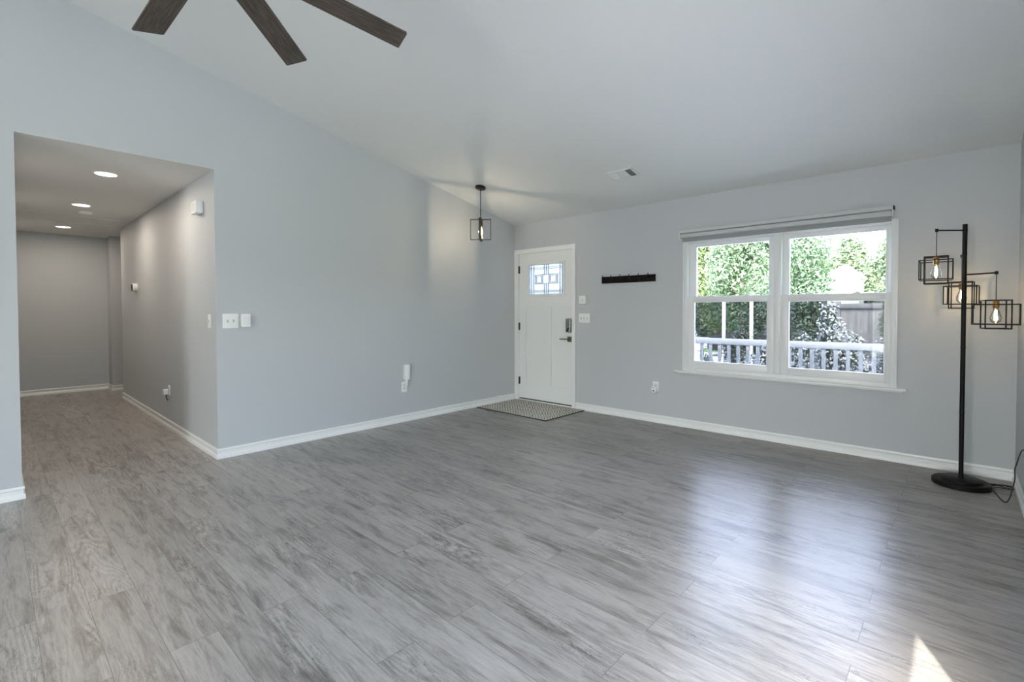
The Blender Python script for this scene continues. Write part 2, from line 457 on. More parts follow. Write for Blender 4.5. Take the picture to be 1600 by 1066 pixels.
def thing(name, label, cat, loc=(0, 0, 0), rz=0.0, group=None):
    o = bpy.data.objects.new(name, None); COL.objects.link(o)
    o.empty_display_size = 0.1
    o.location = loc; o.rotation_euler = (0, 0, rz)
    o['label'] = label; o['category'] = cat
    if group: o['group'] = group
    return o
def tag(o, label, cat, group=None, kind=None):
    o['label'] = label; o['category'] = cat
    if group: o['group'] = group
    if kind: o['kind'] = kind
    return o
def struct(o, label=None, cat=None):
    o['kind'] = 'structure'
    if label: o['label'] = label
    if cat: o['category'] = cat
    return o
def root(name, loc=(0, 0, 0), rz=0):
    o = bpy.data.objects.new(name, None); COL.objects.link(o)
    o.location = loc; o.rotation_euler = (0, 0, rz)
    return o
def attach_light(name, parent, loc, energy, color, radius=0.02, kind='POINT', **kw):
    o = add_light(name, kind, loc, energy, color, **kw)
    if kind == 'POINT': o.data.shadow_soft_size = radius
    o.parent = parent
    return o
def dup(r, loc, rz=0, label=None):
    c = r.copy(); COL.objects.link(c); c.location = loc; c.rotation_euler = (0, 0, rz)
    if label: c['label'] = label
    for ch in list(r.children):
        d = ch.copy(); COL.objects.link(d); d.parent = c
        for g in list(ch.children):
            e = g.copy(); COL.objects.link(e); e.parent = d
    return c

# ------------------------------------------------------------------ room shell
W = 4.897; H = 2.44; SL = 0.2107; YB = -9.5; YR = -5.8
HY1 = -3.7294; HY0 = -4.892; HH = 2.437     # hall opening in the left wall
def cz(y): return H - SL*y if y > YR else H - SL*YR - SL*(YR - y)

fl = MB()
fl.box(0, W, YB, 0.0, -0.10, 0)
fl.box(-5.75, 0, HY0, HY1, -0.10, 0)
fl.box(-5.75, -4.25, HY1, -2.6, -0.10, 0)
struct(fl.build('floor', MAT['floor']), 'grey oak plank floor running through the room and hall', 'floor')

# front wall (far wall in view) with door and window openings
DX0, DX1, DZ = 0.062, 0.990, 2.052
WX0, WX1, WZ0, WZ1 = 2.430, 4.215, 0.605, 1.990
T = 0.15
fw = MB()
fw.box(-0.12, DX0, 0, T, -0.1, H+0.12)
fw.box(DX0, DX1, 0, T, DZ, H+0.12)
fw.box(DX1, WX0, 0, T, -0.1, H+0.12)
fw.box(WX0, WX1, 0, T, -0.1, WZ0)
fw.box(WX0, WX1, 0, T, WZ1, H+0.12)
fw.box(WX1, W+0.12, 0, T, -0.1, H+0.12)
struct(fw.build('wall_front', MAT['wall']), 'grey far wall with the entry door and double window', 'wall')

# left wall: raked, with the hall opening
lw = MB()
lw.prism([(HY1, -0.1), (0, -0.1), (0, cz(0)), (HY1, cz(HY1))], 'x', -0.12, 0)
lw.prism([(HY0, HH+0.002), (HY1, HH+0.002), (HY1, cz(HY1)), (HY0, cz(HY0))], 'x', -0.12, 0)
lw.prism([(YB, -0.1), (HY0, -0.1), (HY0, cz(HY0)), (YR, cz(YR)), (YB, cz(YB))], 'x', -0.12, 0)
struct(lw.build('wall_left', MAT['wall']), 'grey sloped-top wall with the hall opening', 'wall')

# right wall with the glass patio door opening (source of the sun patch)
PY0, PY1, PZ = -4.48, -3.562, 2.03
rw = MB()
rw.prism([(PY1, -0.1), (0, -0.1), (0, cz(0)), (PY1, cz(PY1))], 'x', W, W+0.12)
rw.prism([(PY0, PZ), (PY1, PZ), (PY1, cz(PY1)), (PY0, cz(PY0))], 'x', W, W+0.12)
rw.prism([(YB, -0.1), (PY0, -0.1), (PY0, cz(PY0)), (YR, cz(YR)), (YB, cz(YB))], 'x', W, W+0.12)
struct(rw.build('wall_right', MAT['wall']), 'grey wall at the right edge behind the floor lamp cord', 'wall')

bw = MB()
zb = cz(YB)
bw.box(-0.12, 3.0, YB-T, YB, -0.1, zb)
bw.box(3.0, 4.6, YB-T, YB, 2.12, zb)
bw.box(4.6, W+0.12, YB-T, YB, -0.1, zb)
struct(bw.build('wall_back', MAT['wall']), 'grey wall behind the camera', 'wall')

ce = MB()
t = 0.12
ce.prism([(0.85, cz(0.85)), (YR, cz(YR)), (YB-0.15, cz(YB-0.15)), (YB-0.15, cz(YB-0.15)+t), (YR, cz(YR)+t), (0.85, cz(0.85)+t)], 'x', -0.12, W+0.12)  # added unseen eave past the front wall, to shade the railing
struct(ce.build('ceiling', MAT['ceil']), 'pale sloped ceiling rising toward the fan', 'ceiling')

# hall beyond the opening
hc = MB(); hc.box(-5.75, -0.12, HY0-0.12, HY1+0.129, HH, HH+0.1); hc.box(-0.12, -0.0008, HY0, HY1, HH, HH+0.05); hc.box(-5.75, -4.25+0.12, HY1+0.129, -2.6, HH, HH+0.1)
struct(hc.build('ceiling_hall', MAT['hallceil']), 'flat hall ceiling with recessed lights', 'ceiling')
h1 = MB(); h1.box(-4.25, -0.12, HY1, HY1+0.12, -0.1, HH); h1.box(-4.25, -4.13, HY1+0.12, -2.6, -0.1, HH)
struct(h1.build('wall_hall_right', MAT['wall']), 'hall side wall with thermostat and outlet', 'wall')
h2 = MB(); h2.box(-5.75, -0.12, HY0-0.12, HY0, -0.1, HH)
struct(h2.build('wall_hall_left', MAT['wall']))
h3 = MB(); h3.box(-5.75, -5.525, HY0, -3.722, -0.1, HH); h3.box(-5.75, -5.20, -3.722, -2.6, -0.1, HH); h3.box(-5.75, -4.13, -2.6, -2.5, -0.1, HH)
struct(h3.build('wall_hall_end', MAT['wall']), 'grey end wall of the hall with a small jog', 'wall')

# baseboards
BP = [(0, 0), (0.0155, 0), (0.0155, 0.024), (0.0135, 0.030), (0.0075, 0.037), (0.0062, 0.050), (0.0072, 0.062), (0.0125, 0.068), (0.0125, 0.077), (0.009, 0.085), (0, 0.085)]
def base(name, segs):
    m = MB()
    for path in segs: m.sweep(BP, path)
    return struct(m.build(name, MAT['trim'], sharp=25), None, None)
base('baseboard_left', [
    [((0, -0.0), (1, 0)), ((0, HY1), (1, -1)), ((-4.25, HY1), (-1, -1)), ((-4.25, -2.6), (-1, 0))],
    [((0, YB), (1, 0)), ((0, HY0), (1, 1)), ((-5.525, HY0), (1, 1)), ((-5.525, -3.722), (1, -1)), ((-5.20, -3.722), (1, -1)), ((-5.20, -2.6), (1, 0))]])
base('baseboard_front', [[((1.040, 0), (0, -1)), ((W, 0), (-1, -1)), ((W, -0.0001), (-1, -1))]])
base('baseboard_right', [[((W, 0), (-1, -1)), ((W, PY1+0.06), (-1, 0))], [((W, PY0-0.06), (-1, 0)), ((W, YB), (-1, 0))]])

# ------------------------------------------------------------------ entry door
d1 = root('door_1'); struct(d1, 'white craftsman entry door with leaded glass in the far left corner', 'door')
cs = MB()
PROJ = -0.018
cs.box(0.0005, 0.066, PROJ, -0.0, 0, 2.030, 0.004)
cs.box(0.984, 1.038, PROJ, -0.0, 0, 2.030, 0.004)
cs.box(0.0005, 1.038, PROJ, -0.0, 2.030, 2.091, 0.004)
cs.box(0.982, 0.990, -0.010, 0.10, 0.03, 2.045); cs.box(0.062, 0.072, 0.0, 0.10, 0.03, 2.045); cs.box(0.062, 0.990, 0.0, 0.10, 2.038, 2.052)
cs.build('casing', MAT['trim'], d1)
sb = MB()   # slab with recessed panels and a glass opening
gx0, gx1, gz0, gz1 = 0.236, 0.838, 1.462, 1.872
f0, f1 = 0.012, 0.052
SX0, SX1 = 0.078, 0.980
zz = [(0.035, 0.235), (0.235, 1.305), (1.305, gz0), (gz0, gz1), (gz1, 2.034)]
sb.box(SX0, SX1, f0, f1, 0.035, 0.240); sb.box(SX0, SX1, f0, f1, 1.305, gz0); sb.box(SX0, SX1, f0, f1, gz1, 2.034)
sb.box(SX0, 0.196, f0, f1, 0.240, 1.305); sb.box(0.578, 0.632, f0, f1, 0.240, 1.305); sb.box(0.922, SX1, f0, f1, 0.240, 1.305)
sb.box(0.196, 0.578, f0+0.014, f1, 0.240, 1.305); sb.box(0.632, 0.922, f0+0.014, f1, 0.240, 1.305)
sb.box(SX0, gx0, f0, f1, gz0, gz1); sb.box(gx1, SX1, f0, f1, gz0, gz1)
sb.build('slab', MAT['door'], d1)
gf = MB()
for a in [(gx0-0.022, gx0+0.008, gz0-0.022, gz1+0.022), (gx1-0.008, gx1+0.022, gz0-0.022, gz1+0.022), (gx0, gx1, gz0-0.022, gz0+0.008), (gx0, gx1, gz1-0.008, gz1+0.022)]:
    gf.box(a[0], a[1], 0.002, 0.058, a[2], a[3], 0.004)
gf.build('glass_frame', MAT['door'], d1)
gp = MB(); gp.box(gx0, gx1, 0.030, 0.036, gz0, gz1)
gpo = gp.build('glass_pane', MAT['artglass'], d1); gpo['label'] = 'leaded decorative glass pane'
cm = MB()
L0, L1, Z0, Z1 = gx0+0.008, gx1-0.008, gz0+0.008, gz1-0.008
w_ = L1-L0; h_ = Z1-Z0
def came(u0, v0, u1, v1, wd=0.0050):
    x0, x1 = sorted((L0+u0*w_, L0+u1*w_)); z0, z1 = sorted((Z0+v0*h_, Z0+v1*h_))
    cm.box(x0-wd/2, x1+wd/2, 0.024, 0.042, z0-wd/2, z1+wd/2)
for u in (0.06, 0.13, 0.89, 0.95): came(u, 0, u, 1)
for v in (0.08, 0.12, 0.86, 0.91): came(0, v, 1, v)
for u in (0.44, 0.50, 0.56): came(u, 0, u, 0.36); came(u, 0.66, u, 1)
for x0, x1 in ((0.18, 0.40), (0.58, 0.82)):
    for a in (0, 0.045):
        came(x0+a*0.8, 0.36+a, x1-a*0.8, 0.36+a); came(x0+a*0.8, 0.66-a, x1-a*0.8, 0.66-a)
        came(x0+a*0.8, 0.36+a, x0+a*0.8, 0.66-a); came(x1-a*0.8, 0.36+a, x1-a*0.8, 0.66-a)
came(0.13, 0.36, 0.89, 0.36); came(0.13, 0.66, 0.89, 0.66)
cm.build('lead_came', MAT['came'], gpo)
for zc in (1.816, 1.030, 0.275):
    hg = MB(); hg.box(0.066, 0.086, -0.002, 0.013, zc-0.05, zc+0.05, 0.002); hg.tube([(0.074, -0.004, zc-0.052), (0.074, -0.004, zc+0.052)], 0.0065, 10)
    o = hg.build('hinge', MAT['hinge'], d1); o['label'] = 'dark steel hinge'
lk = MB(); lk.box(0.893, 0.968, -0.026, 0.012, 0.968, 1.148, 0.010, 3)
lk.box(0.900, 0.961, -0.029, -0.024, 1.045, 1.138, 0.002)
lko = lk.build('deadbolt', MAT['nickel'], d1); lko['label'] = 'grey electronic deadbolt'
tt = MB(); tt.box(-0.008, 0.008, -0.044, -0.022, -0.028, 0.028, 0.004, 2, Matrix.Translation((0.930, 0, 1.005)) @ Matrix.Rotation(math.radians(28), 4, 'Y'))
tt.build('thumb_turn', MAT['hinge'], lko)
lv = MB(); lv.box(0.901, 0.971, 0.002, 0.012, 0.846, 0.916, 0.003); lv.tube([(0.936, 0.004, 0.880), (0.936, -0.040, 0.880)], 0.012, 14)
lv.box(0.810, 0.948, -0.048, -0.036, 0.873, 0.889, 0.004)
lvo = lv.build('lever_handle', MAT['nickel2'], d1); lvo['label'] = 'dark nickel lever on a square rosette'
th = MB(); th.box(0.062, 0.990, -0.012, 0.14, 0.0, 0.022, 0.003)
th.build('threshold', MAT['trim'], d1)
sw = MB(); sw.box(0.080, 0.980, 0.004, 0.05, 0.0225, 0.0345)
sw.build('door_sweep', MAT['rubber'], d1)

# ------------------------------------------------------------------ double window
w1 = root('window_1'); struct(w1, 'white double single-hung window in the far wall', 'window')
fr = MB()
fr.box(WX0, 2.472, 0.0, 0.10, WZ0, WZ1, 0.002); fr.box(4.173, WX1, 0.0, 0.10, WZ0, WZ1, 0.002)
fr.box(2.472, 4.173, 0.0, 0.10, 1.955, WZ1, 0.002); fr.box(2.472, 4.173, 0.0, 0.10, WZ0, 0.642, 0.002)
fr.box(WX0-0.004, WX0+0.012, -0.012, 0.02, WZ0, WZ1, 0.002); fr.box(WX1-0.012, WX1+0.004, -0.012, 0.02, WZ0, WZ1, 0.002)
for x in (2.452, 4.190): fr.box(x, x+0.005, -0.006, 0.02, WZ0+0.02, WZ1)
fr.build('frame', MAT['vinyl'], w1)
ml = MB(); ml.box(3.302, 3.364, -0.004, 0.10, 0.642, 1.955, 0.003); ml.box(3.312, 3.354, -0.010, 0.0, 0.642, 1.955, 0.003)
ml.build('mullion', MAT['vinyl'], w1)
stl = MB(); stl.box(2.345, 4.284, -0.048, 0.03, 0.588, 0.606, 0.005, 3); stl.box(2.375, 4.255, -0.010, 0.0, 0.574, 0.588, 0.002)
stl.build('sill', MAT['trim'], w1)
def sash(name, x0, x1, z0, z1, gx0, gx1, gz0, gz1, y0, y1):
    m = MB()
    m.box(x0, gx0, y0, y1, z0, z1, 0.003); m.box(gx1, x1, y0, y1, z0, z1, 0.003)
    m.box(gx0-0.001, gx1+0.001, y0, y1, z0, gz0, 0.003); m.box(gx0-0.001, gx1+0.001, y0, y1, gz1, z1, 0.003)
    # glazing bead
    bd = 0.008
    m.box(gx0-0.004, gx0+bd, y0+0.006, y1, gz0-0.004, gz1+0.004); m.box(gx1-bd, gx1+0.004, y0+0.006, y1, gz0-0.004, gz1+0.004)
    m.box(gx0+bd, gx1-bd, y0+0.006, y1, gz0-0.004, gz0+bd); m.box(gx0+bd, gx1-bd, y0+0.006, y1, gz1-bd, gz1+0.004)
    o = m.build(name, MAT['vinyl'], w1)
    g = MB(); yc = (y0+y1)/2+0.004
    g.box(gx0, gx1, yc-0.002, yc+0.002, gz0, gz1)
    g.build('glass_pane', MAT['pane'], o)
    return o
sl1 = sash('lower_sash', 2.471, 3.303, 0.642, 1.390, 2.533, 3.246, 0.708, 1.338, 0.010, 0.042)
sl2 = sash('lower_sash', 3.363, 4.174, 0.642, 1.390, 3.419, 4.137, 0.704, 1.334, 0.010, 0.042)
sash('upper_sash', 2.471, 3.303, 1.345, 1.955, 2.540, 3.252, 1.388, 1.918, 0.050, 0.080)
sash('upper_sash', 3.363, 4.174, 1.345, 1.955, 3.412, 4.140, 1.384, 1.918, 0.050, 0.080)
for sl, xs in ((sl1, (2.72, 3.06)), (sl2, (3.60, 3.94))):
    for x in xs:
        k = MB(); k.box(x-0.03, x+0.03, 0.012, 0.040, 1.388, 1.397, 0.003); k.box(x-0.012, x+0.018, 0.008, 0.026, 1.396, 1.404, 0.003)
        k.build('sash_lock', MAT['vinyl'], sl)
for x0, x1 in ((2.48, 3.30), (3.366, 4.168)):
    s = MB(); s.box(x0, x1, 0.090, 0.0915, 0.645, 1.372)
    o = s.build('insect_screen', MAT['screen'], w1); o['label'] = 'grey insect screen over the lower half'

# roller shade rolled up above the window
rs = thing('roller_shade', 'rolled-up pale grey roller shade on top of the double window', 'blind', (3.30, 0, 2.0))
m = MB(); m.box(-0.895, 0.885, -0.062, -0.002, 0.058, 0.093, 0.004, 2); m.build('headrail', MAT['shade'], rs)
m = MB(); m.tube([(-0.885, -0.034, 0.034), (0.875, -0.034, 0.034)], 0.023, 20); m.build('rolled_fabric', MAT['shade'], rs)
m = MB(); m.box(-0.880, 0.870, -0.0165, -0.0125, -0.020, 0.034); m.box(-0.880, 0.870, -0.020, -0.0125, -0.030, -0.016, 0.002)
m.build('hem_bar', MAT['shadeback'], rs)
for x0, x1 in ((-0.895, -0.887), (0.878, 0.886)):
    m = MB(); m.box(x0, x1, -0.060, -0.002, 0.002, 0.058, 0.002); m.build('bracket', MAT['plastic2'], rs)
m = MB(); m.box(0.8855, 0.892, -0.060, -0.004, 0.060, 0.091, 0.002); o = m.build('end_cap', MAT['black'], rs); o['label'] = 'black end cap of the headrail'

# ------------------------------------------------------------------ patio door and an added, unseen back glass door
d2 = root('door_2'); struct(d2)
m = MB(); x0, x1 = W+0.02, W+0.10
for a, b in ((PY0, PY0+0.05), (PY1-0.05, PY1)): m.box(x0+0.05, x1, a, b, 0, PZ)
m.box(x0+0.05, x1, PY0, PY1, PZ-0.012, PZ); m.box(x0, x1, PY0, PY1, 0, 0.05)
m.build('frame', MAT['vinyl'], d2)
m = MB(); m.box(W+0.07, W+0.074, PY0+0.05, PY1-0.05, 0.05, PZ-0.012); m.build('glass_pane', MAT['pane'], d2)
d3 = root('door_3'); struct(d3)  # unseen door added to let in light from behind
m = MB()
for a, b in ((3.0, 3.06), (4.54, 4.60), (3.76, 3.84)): m.box(a, b, YB-0.10, YB-0.02, 0, 2.12)
m.box(3.0, 4.6, YB-0.10, YB-0.02, 2.06, 2.12); m.box(3.0, 4.6, YB-0.10, YB-0.02, 0, 0.06)
m.build('frame', MAT['vinyl'], d3)
m = MB(); m.box(3.06, 4.54, YB-0.062, YB-0.058, 0.06, 2.06); m.build('glass_pane', MAT['pane'], d3)

# ------------------------------------------------------------------ ceiling fan
HX, HYf, FZ = 2.43, -4.425, 2.676
fan = thing('ceiling_fan', 'dark ceiling fan with long weathered wood blades under the sloped ceiling', 'ceiling fan', (HX, HYf, FZ))
ctop = cz(HYf) - FZ
m = MB(); m.lathe([(0.0, ctop-0.001), (0.075, ctop-0.001+0.012), (0.078, ctop-0.03), (0.05, ctop-0.075), (0.016, ctop-0.085)], 32); m.build('canopy', MAT['bronze'], fan)
m = MB(); m.tube([(0, 0, 0.10), (0, 0, ctop-0.06)], 0.013, 16); m.build('downrod', MAT['bronze'], fan)
m = MB(); m.lathe([(0.0, 0.13), (0.03, 0.13), (0.04, 0.10), (0.12, 0.085), (0.135, 0.05), (0.135, -0.015), (0.11, -0.045), (0.0, -0.05)], 40); m.build('motor_housing', MAT['bronze'], fan)
for k in range(8):
    a = PI/2 + k*PI/4 + math.radians(1.4)
    mx = Matrix.Rotation(a, 4, 'Z') @ Matrix.Rotation(math.radians(-7), 4, 'X')
    b = bmesh.new()
    # blade plan: x along blade, tip cut on a slant, rounded corners
    hw0, hw1 = 0.056, 0.0635
    tip = [(0.925, hw1-0.006), (0.922, hw1), (0.12, hw0), (0.12, -hw0), (0.886, -hw1), (0.893, -hw1+0.006)]
    A = [b.verts.new((x, y, 0.004)) for x, y in tip]; B = [b.verts.new((x, y, -0.004)) for x, y in tip]
    n = len(tip)
    for q in range(n): b.faces.new((A[q], A[(q+1) % n], B[(q+1) % n], B[q]))
    b.faces.new(A); b.faces.new(B[::-1]); bmesh.ops.recalc_face_normals(b, faces=b.faces[:])
    mb = MB(); mb._merge(b)
    bl = mb.build('blade', MAT['blade'], fan); bl.matrix_local = mx
    ir = MB(); ir.box(0.10, 0.24, -0.018, 0.018, 0.004, 0.010, 0.002)
    ir.build('blade_iron', MAT['bronze'], bl)

# ------------------------------------------------------------------ pendant by the door
px_, py_ = 0.508, -1.145
pc = cz(py_)
pen = thing('pendant_light', 'small bronze square-frame pendant light hanging near the entry door', 'pendant light', (px_, py_, pc))
tilt = Matrix.Rotation(-math.atan(SL), 4, 'X')
m = MB(); m.lathe([(0, -0.0005), (0.060, -0.0005), (0.062, -0.006), (0.060, -0.020), (0.054, -0.025), (0.0, -0.026)], 32, tilt); m.build('canopy', MAT['bronze'], pen)
zt, zb_ = 2.306-pc, 2.068-pc
m = MB(); m.tube([(0, 0, -0.02), (0, 0, zt-0.002)], 0.0045, 10); m.build('rod', MAT['bronze'], pen)
hwf, th_, wd = 0.120, 0.006, 0.031
az = yaw
for k in range(2):
    m = MB(); rot = Matrix.Rotation(-az + k*PI/2, 4, 'Z')
    m.box(-hwf, hwf, -wd/2, wd/2, zt-th_, zt, 0, mx=rot); m.box(-hwf, hwf, -wd/2, wd/2, zb_, zb_+th_, 0, mx=rot)
    m.box(-hwf, -hwf+th_, -wd/2, wd/2, zb_, zt, 0, mx=rot); m.box(hwf-th_, hwf, -wd/2, wd/2, zb_, zt, 0, mx=rot)
    m.build('frame', MAT['strap'], pen)
m = MB(); m.lathe([(0, zt), (0.017, zt-0.002), (0.018, zt-0.075), (0.014, zt-0.08), (0, zt-0.08)], 20); m.build('socket', MAT['bronze'], pen)
bz = zt-0.08
m = MB(); m.lathe([(0.012, bz), (0.016, bz-0.012), (0.030, bz-0.055), (0.031, bz-0.075), (0.024, bz-0.098), (0.010, bz-0.112), (0, bz-0.115)], 24)
pb = m.build('bulb', MAT['bulbglass'], pen)
m = MB()
for q in range(10):
    an = q*PI/5+0.3
    m.tube([(0.006*math.cos(an), 0.006*math.sin(an), bz-0.014), (0.023*math.cos(an), 0.023*math.sin(an), bz-0.058), (0.012*math.cos(an), 0.012*math.sin(an), bz-0.100)], 0.0026, 6)
m.build('filament', MAT['filament'], pb)
attach_light('pendant_bulb_glow', pen, (0, 0, bz-0.058), 6.3, (1.0, 0.88, 0.70), 0.008)

# ------------------------------------------------------------------ floor lamp
LX, LY = 4.608, -0.355
lamp = thing('floor_lamp', 'black tree floor lamp with three caged bulbs by the right wall', 'floor lamp', (LX, LY, 0))
m = MB(); m.lathe([(0, 0), (0.155, 0), (0.159, 0.004), (0.159, 0.029), (0.153, 0.035), (0.116, 0.036), (0.114, 0.047), (0.108, 0.052), (0.018, 0.053), (0.0150, 0.060), (0, 0.060)], 64)
m.build('base', MAT['black'], lamp)
m = MB(); m.tube([(0, 0, 0.06), (0, 0, 1.848)], 0.0135, 20)
for z in (0.52, 0.98, 1.40): m.tube([(0, 0, z-0.004), (0, 0, z+0.004)], 0.0148, 20)
m.build('pole', MAT['black'], lamp)
def wire_box(m, w, d, h, r, rz, zc):
    rot = Matrix.Rotation(rz, 4, 'Z')
    X, Y, Z = w/2, d/2, h/2
    for sx in (-1, 1):
        for sy_ in (-1, 1): m.box(sx*X-r, sx*X+r, sy_*Y-r, sy_*Y+r, zc-Z-r, zc+Z+r, 0, mx=rot)
    for sz in (-1, 1):
        for s in (-1, 1):
            m.box(-X-r, X+r, s*Y-r, s*Y+r, zc+sz*Z-r, zc+sz*Z+r, 0, mx=rot)
            m.box(s*X-r, s*X+r, -Y-r, Y+r, zc+sz*Z-r, zc+sz*Z+r, 0, mx=rot)
def lamp_arm(z, ex, ey, ztop, zbot, ra, rb, glow):
    a = MB()
    a.tube([(0, 0, z), (ex, ey, z)], 0.0055, 10); a.box(ex-0.009, ex+0.009, ey-0.009, ey+0.009, z-0.011, z+0.011, 0.002)
    a.tube([(0, 0, z-0.009), (0, 0, z+0.009)], 0.0143, 20)
    ao = a.build('arm', MAT['black'], lamp)
    c = MB(); c.tube([(ex, ey, z), (ex, ey, ztop)], 0.0024, 8); c.build('hanging_wire', MAT['rubber'], lamp)
    zc = (ztop+zbot)/2
    s = MB(); r = 0.0035
    wire_box(s, 0.125, 0.125, ztop-zbot-2*r, r, ra, 0)
    wire_box(s, 0.225, 0.175, 0.132, r, rb, 0)
    # cross bars at the top that carry the socket
    rot = Matrix.Rotation(ra, 4, 'Z'); hh = (ztop-zbot)/2-r
    s.box(-0.0625, 0.0625, -r, r, hh-r, hh+r, 0, mx=rot)
    so = s.build('lamp_shade', MAT['black'], lamp, (ex, ey, zc))
    k = MB(); k.lathe([(0, hh+0.004), (0.012, hh+0.003), (0.017, hh-0.006), (0.017, hh-0.048), (0.013, hh-0.054), (0, hh-0.054)], 20)
    k.build('socket', MAT['brass'], so)
    bz = hh-0.052
    g = MB(); g.lathe([(0.011, bz), (0.014, bz-0.010), (0.029, bz-0.055), (0.031, bz-0.068), (0.026, bz-0.088), (0.012, bz-0.101), (0, bz-0.103)], 24)
    g.build('bulb', MAT['bulbglass'], so)
    f = MB()
    for q in range(6):
        an = q*PI/3
        f.tube([(0.003*math.cos(an), 0.003*math.sin(an), bz-0.014), (0.008*math.cos(an), 0.008*math.sin(an), bz-0.078)], 0.0018, 5)
    f.build('filament', MAT['filament'], so)
    attach_light('lamp_bulb_glow', so, (0, 0, bz-0.05), glow, (1.0, 0.80, 0.55), 0.012)
lamp_arm(1.805, 4.462-LX, -0.13, 1.622, 1.427, math.radians(0), math.radians(90), 0.9)
lamp_arm(1.640, -0.012, 0.19, 1.452, 1.254, math.radians(-6), math.radians(85), 0.9)
lamp_arm(1.492, 4.764-LX, -0.115, 1.312, 1.117, math.radians(9), math.radians(-3), 0.9)
def smooth_path(P, sub=6):
    P = [Vector(p) for p in P]; out = []
    for i in range(len(P)-1):
        p0, p1, p2, p3 = P[max(i-1, 0)], P[i], P[i+1], P[min(i+2, len(P)-1)]
        for k in range(sub):
            t_ = k/sub
            out.append(0.5*((2*p1) + (p2-p0)*t_ + (2*p0-5*p1+4*p2-p3)*t_*t_ + (3*p1-p0-3*p2+p3)*t_**3))
    out.append(P[-1]); return out
R_ = 0.0035
cw = [(4.72, -0.25, 0.012), (4.755, -0.20, 0.004), (4.80, -0.19, 0.004), (4.86, -0.20, 0.006), (4.873, -0.24, 0.006), (4.84, -0.26, 0.010), (4.78, -0.23, 0.011),
      (4.765, -0.26, 0.006), (4.82, -0.215, 0.014), (4.872, -0.205, 0.008), (4.868, -0.27, 0.005), (4.80, -0.27, 0.006), (4.772, -0.32, 0.004), (4.786, -0.46, 0.004), (4.806, -0.57, 0.004),
      (4.822, -0.60, 0.006), (4.838, -0.575, 0.03), (4.852, -0.54, 0.085), (4.862, -0.54, 0.15), (4.862, -0.53, 0.21), (4.864, -0.62, 0.27), (4.866, -0.74, 0.345), (4.868, -0.86, 0.405), (4.872, -1.03, 0.445), (4.874, -1.12, 0.43), (4.874, -1.16, 0.40)]
m = MB(); m.tube(smooth_path([(x-LX, y-LY, z) for x, y, z in cw]), R_, 8)
co = m.build('power_cord', MAT['rubber'], lamp); co['label'] = 'black cord running up the right wall'
m = MB(); m.box(4.862-LX, 4.888-LX, -1.175-LY, -1.145-LY, 0.372, 0.405, 0.004); m.build('plug', MAT['rubber'], co)

# ------------------------------------------------------------------ door mat
mat_o = thing('door_mat', 'beige and grey hatched mat on the floor before the entry door', 'door mat', (0.612, -0.402, 0), math.radians(-0.6))
m = MB(); m.box(-0.565, 0.565, -0.372, 0.372, 0.0, 0.009, 0.003); m.build('rug_pile', MAT['rug'], mat_o)
m = MB()
m.box(-0.575, 0.575, -0.382, -0.370, 0, 0.0088, 0.003); m.box(0.563, 0.575, -0.382, 0.382, 0, 0.0088, 0.003)
m.box(-0.575, 0.575, 0.370, 0.382, 0, 0.0088, 0.003); m.box(-0.575, -0.563, -0.382, 0.382, 0, 0.0088, 0.003)
o = m.build('edge_binding', MAT['rugedge'], mat_o); o['label'] = 'dark edge binding'

# ------------------------------------------------------------------ coat rack
cr = thing('coat_rack', 'dark espresso coat rack with six hooks between the door and the window', 'coat rack', (1.770, 0, 1.610))
m = MB(); m.box(-0.345, 0.345, -0.018, -0.001, -0.040, 0.040, 0.003)
m.build('board', MAT['espresso'], cr)
for k in range(6):
    x = -0.318 + k*0.1175
    m = MB()
    m.box(x-0.009, x+0.009, -0.022, -0.017, -0.030, 0.026, 0.002)
    m.tube(smooth_path([(x, -0.020, 0.012), (x, -0.036, 0.010), (x, -0.044, 0.030), (x, -0.044, 0.056)], 4), [0.0045]*12+[0.0058], 8)
    m.tube(smooth_path([(x, -0.020, -0.016), (x, -0.032, -0.024), (x, -0.038, -0.018), (x, -0.038, -0.008)], 4), 0.0042, 8)
    m.build('hook', MAT['black'], cr)

# ------------------------------------------------------------------ wall devices (local: X right, -Y out of the wall, Z up)
RL = PI/2      # facing of the left wall
def plate(r, w, h, t_=0.006):
    q = MB(); q.box(-w/2, w/2, -t_, -0.0005, -h/2, h/2, 0.0025, 2); return q.build('cover_plate', MAT['plastic'], r)
def toggles(r, xs, up):
    for x, u in zip(xs, up):
        q = MB(); q.box(x-0.006, x+0.006, -0.0068, -0.004, -0.014, 0.014); q.build('toggle_slot', MAT['toggle'], r)
        q = MB(); mx = Matrix.Translation((x, -0.006, 0)) @ Matrix.Rotation(math.radians(28*u), 4, 'X')
        q.box(-0.0045, 0.0045, -0.016, 0, -0.005, 0.005, 0.0015, 2, mx); q.build('toggle', MAT['toggle'], r)
        for z in (-0.032, 0.032):
            pass
def outlet(r):
    plate(r, 0.072, 0.116)
    for zc in (-0.0195, 0.0195):
        q = MB(); q.box(-0.0165, 0.0165, -0.0085, -0.005, zc-0.0145, zc+0.0145, 0.004, 2); f = q.build('receptacle', MAT['plastic2'], r)
        q = MB(); q.box(-0.0075, -0.0055, -0.0089, -0.007, zc-0.001, zc+0.007); q.box(0.0055, 0.0075, -0.0089, -0.007, zc-0.001, zc+0.007); q.box(-0.002, 0.002, -0.0089, -0.007, zc-0.010, zc-0.006)
        q.build('slot', MAT['slot'], f)
o1 = thing('light_switch', 'white triple toggle switch plate beside the entry door', 'light switch', (1.168, 0, 1.152))
plate(o1, 0.164, 0.118); toggles(o1, (-0.046, 0, 0.046), (1, -1, 1))
o2 = thing('light_switch', 'white double toggle switch plate on the left wall near the hall', 'light switch', (0, -3.622, 1.166), RL)
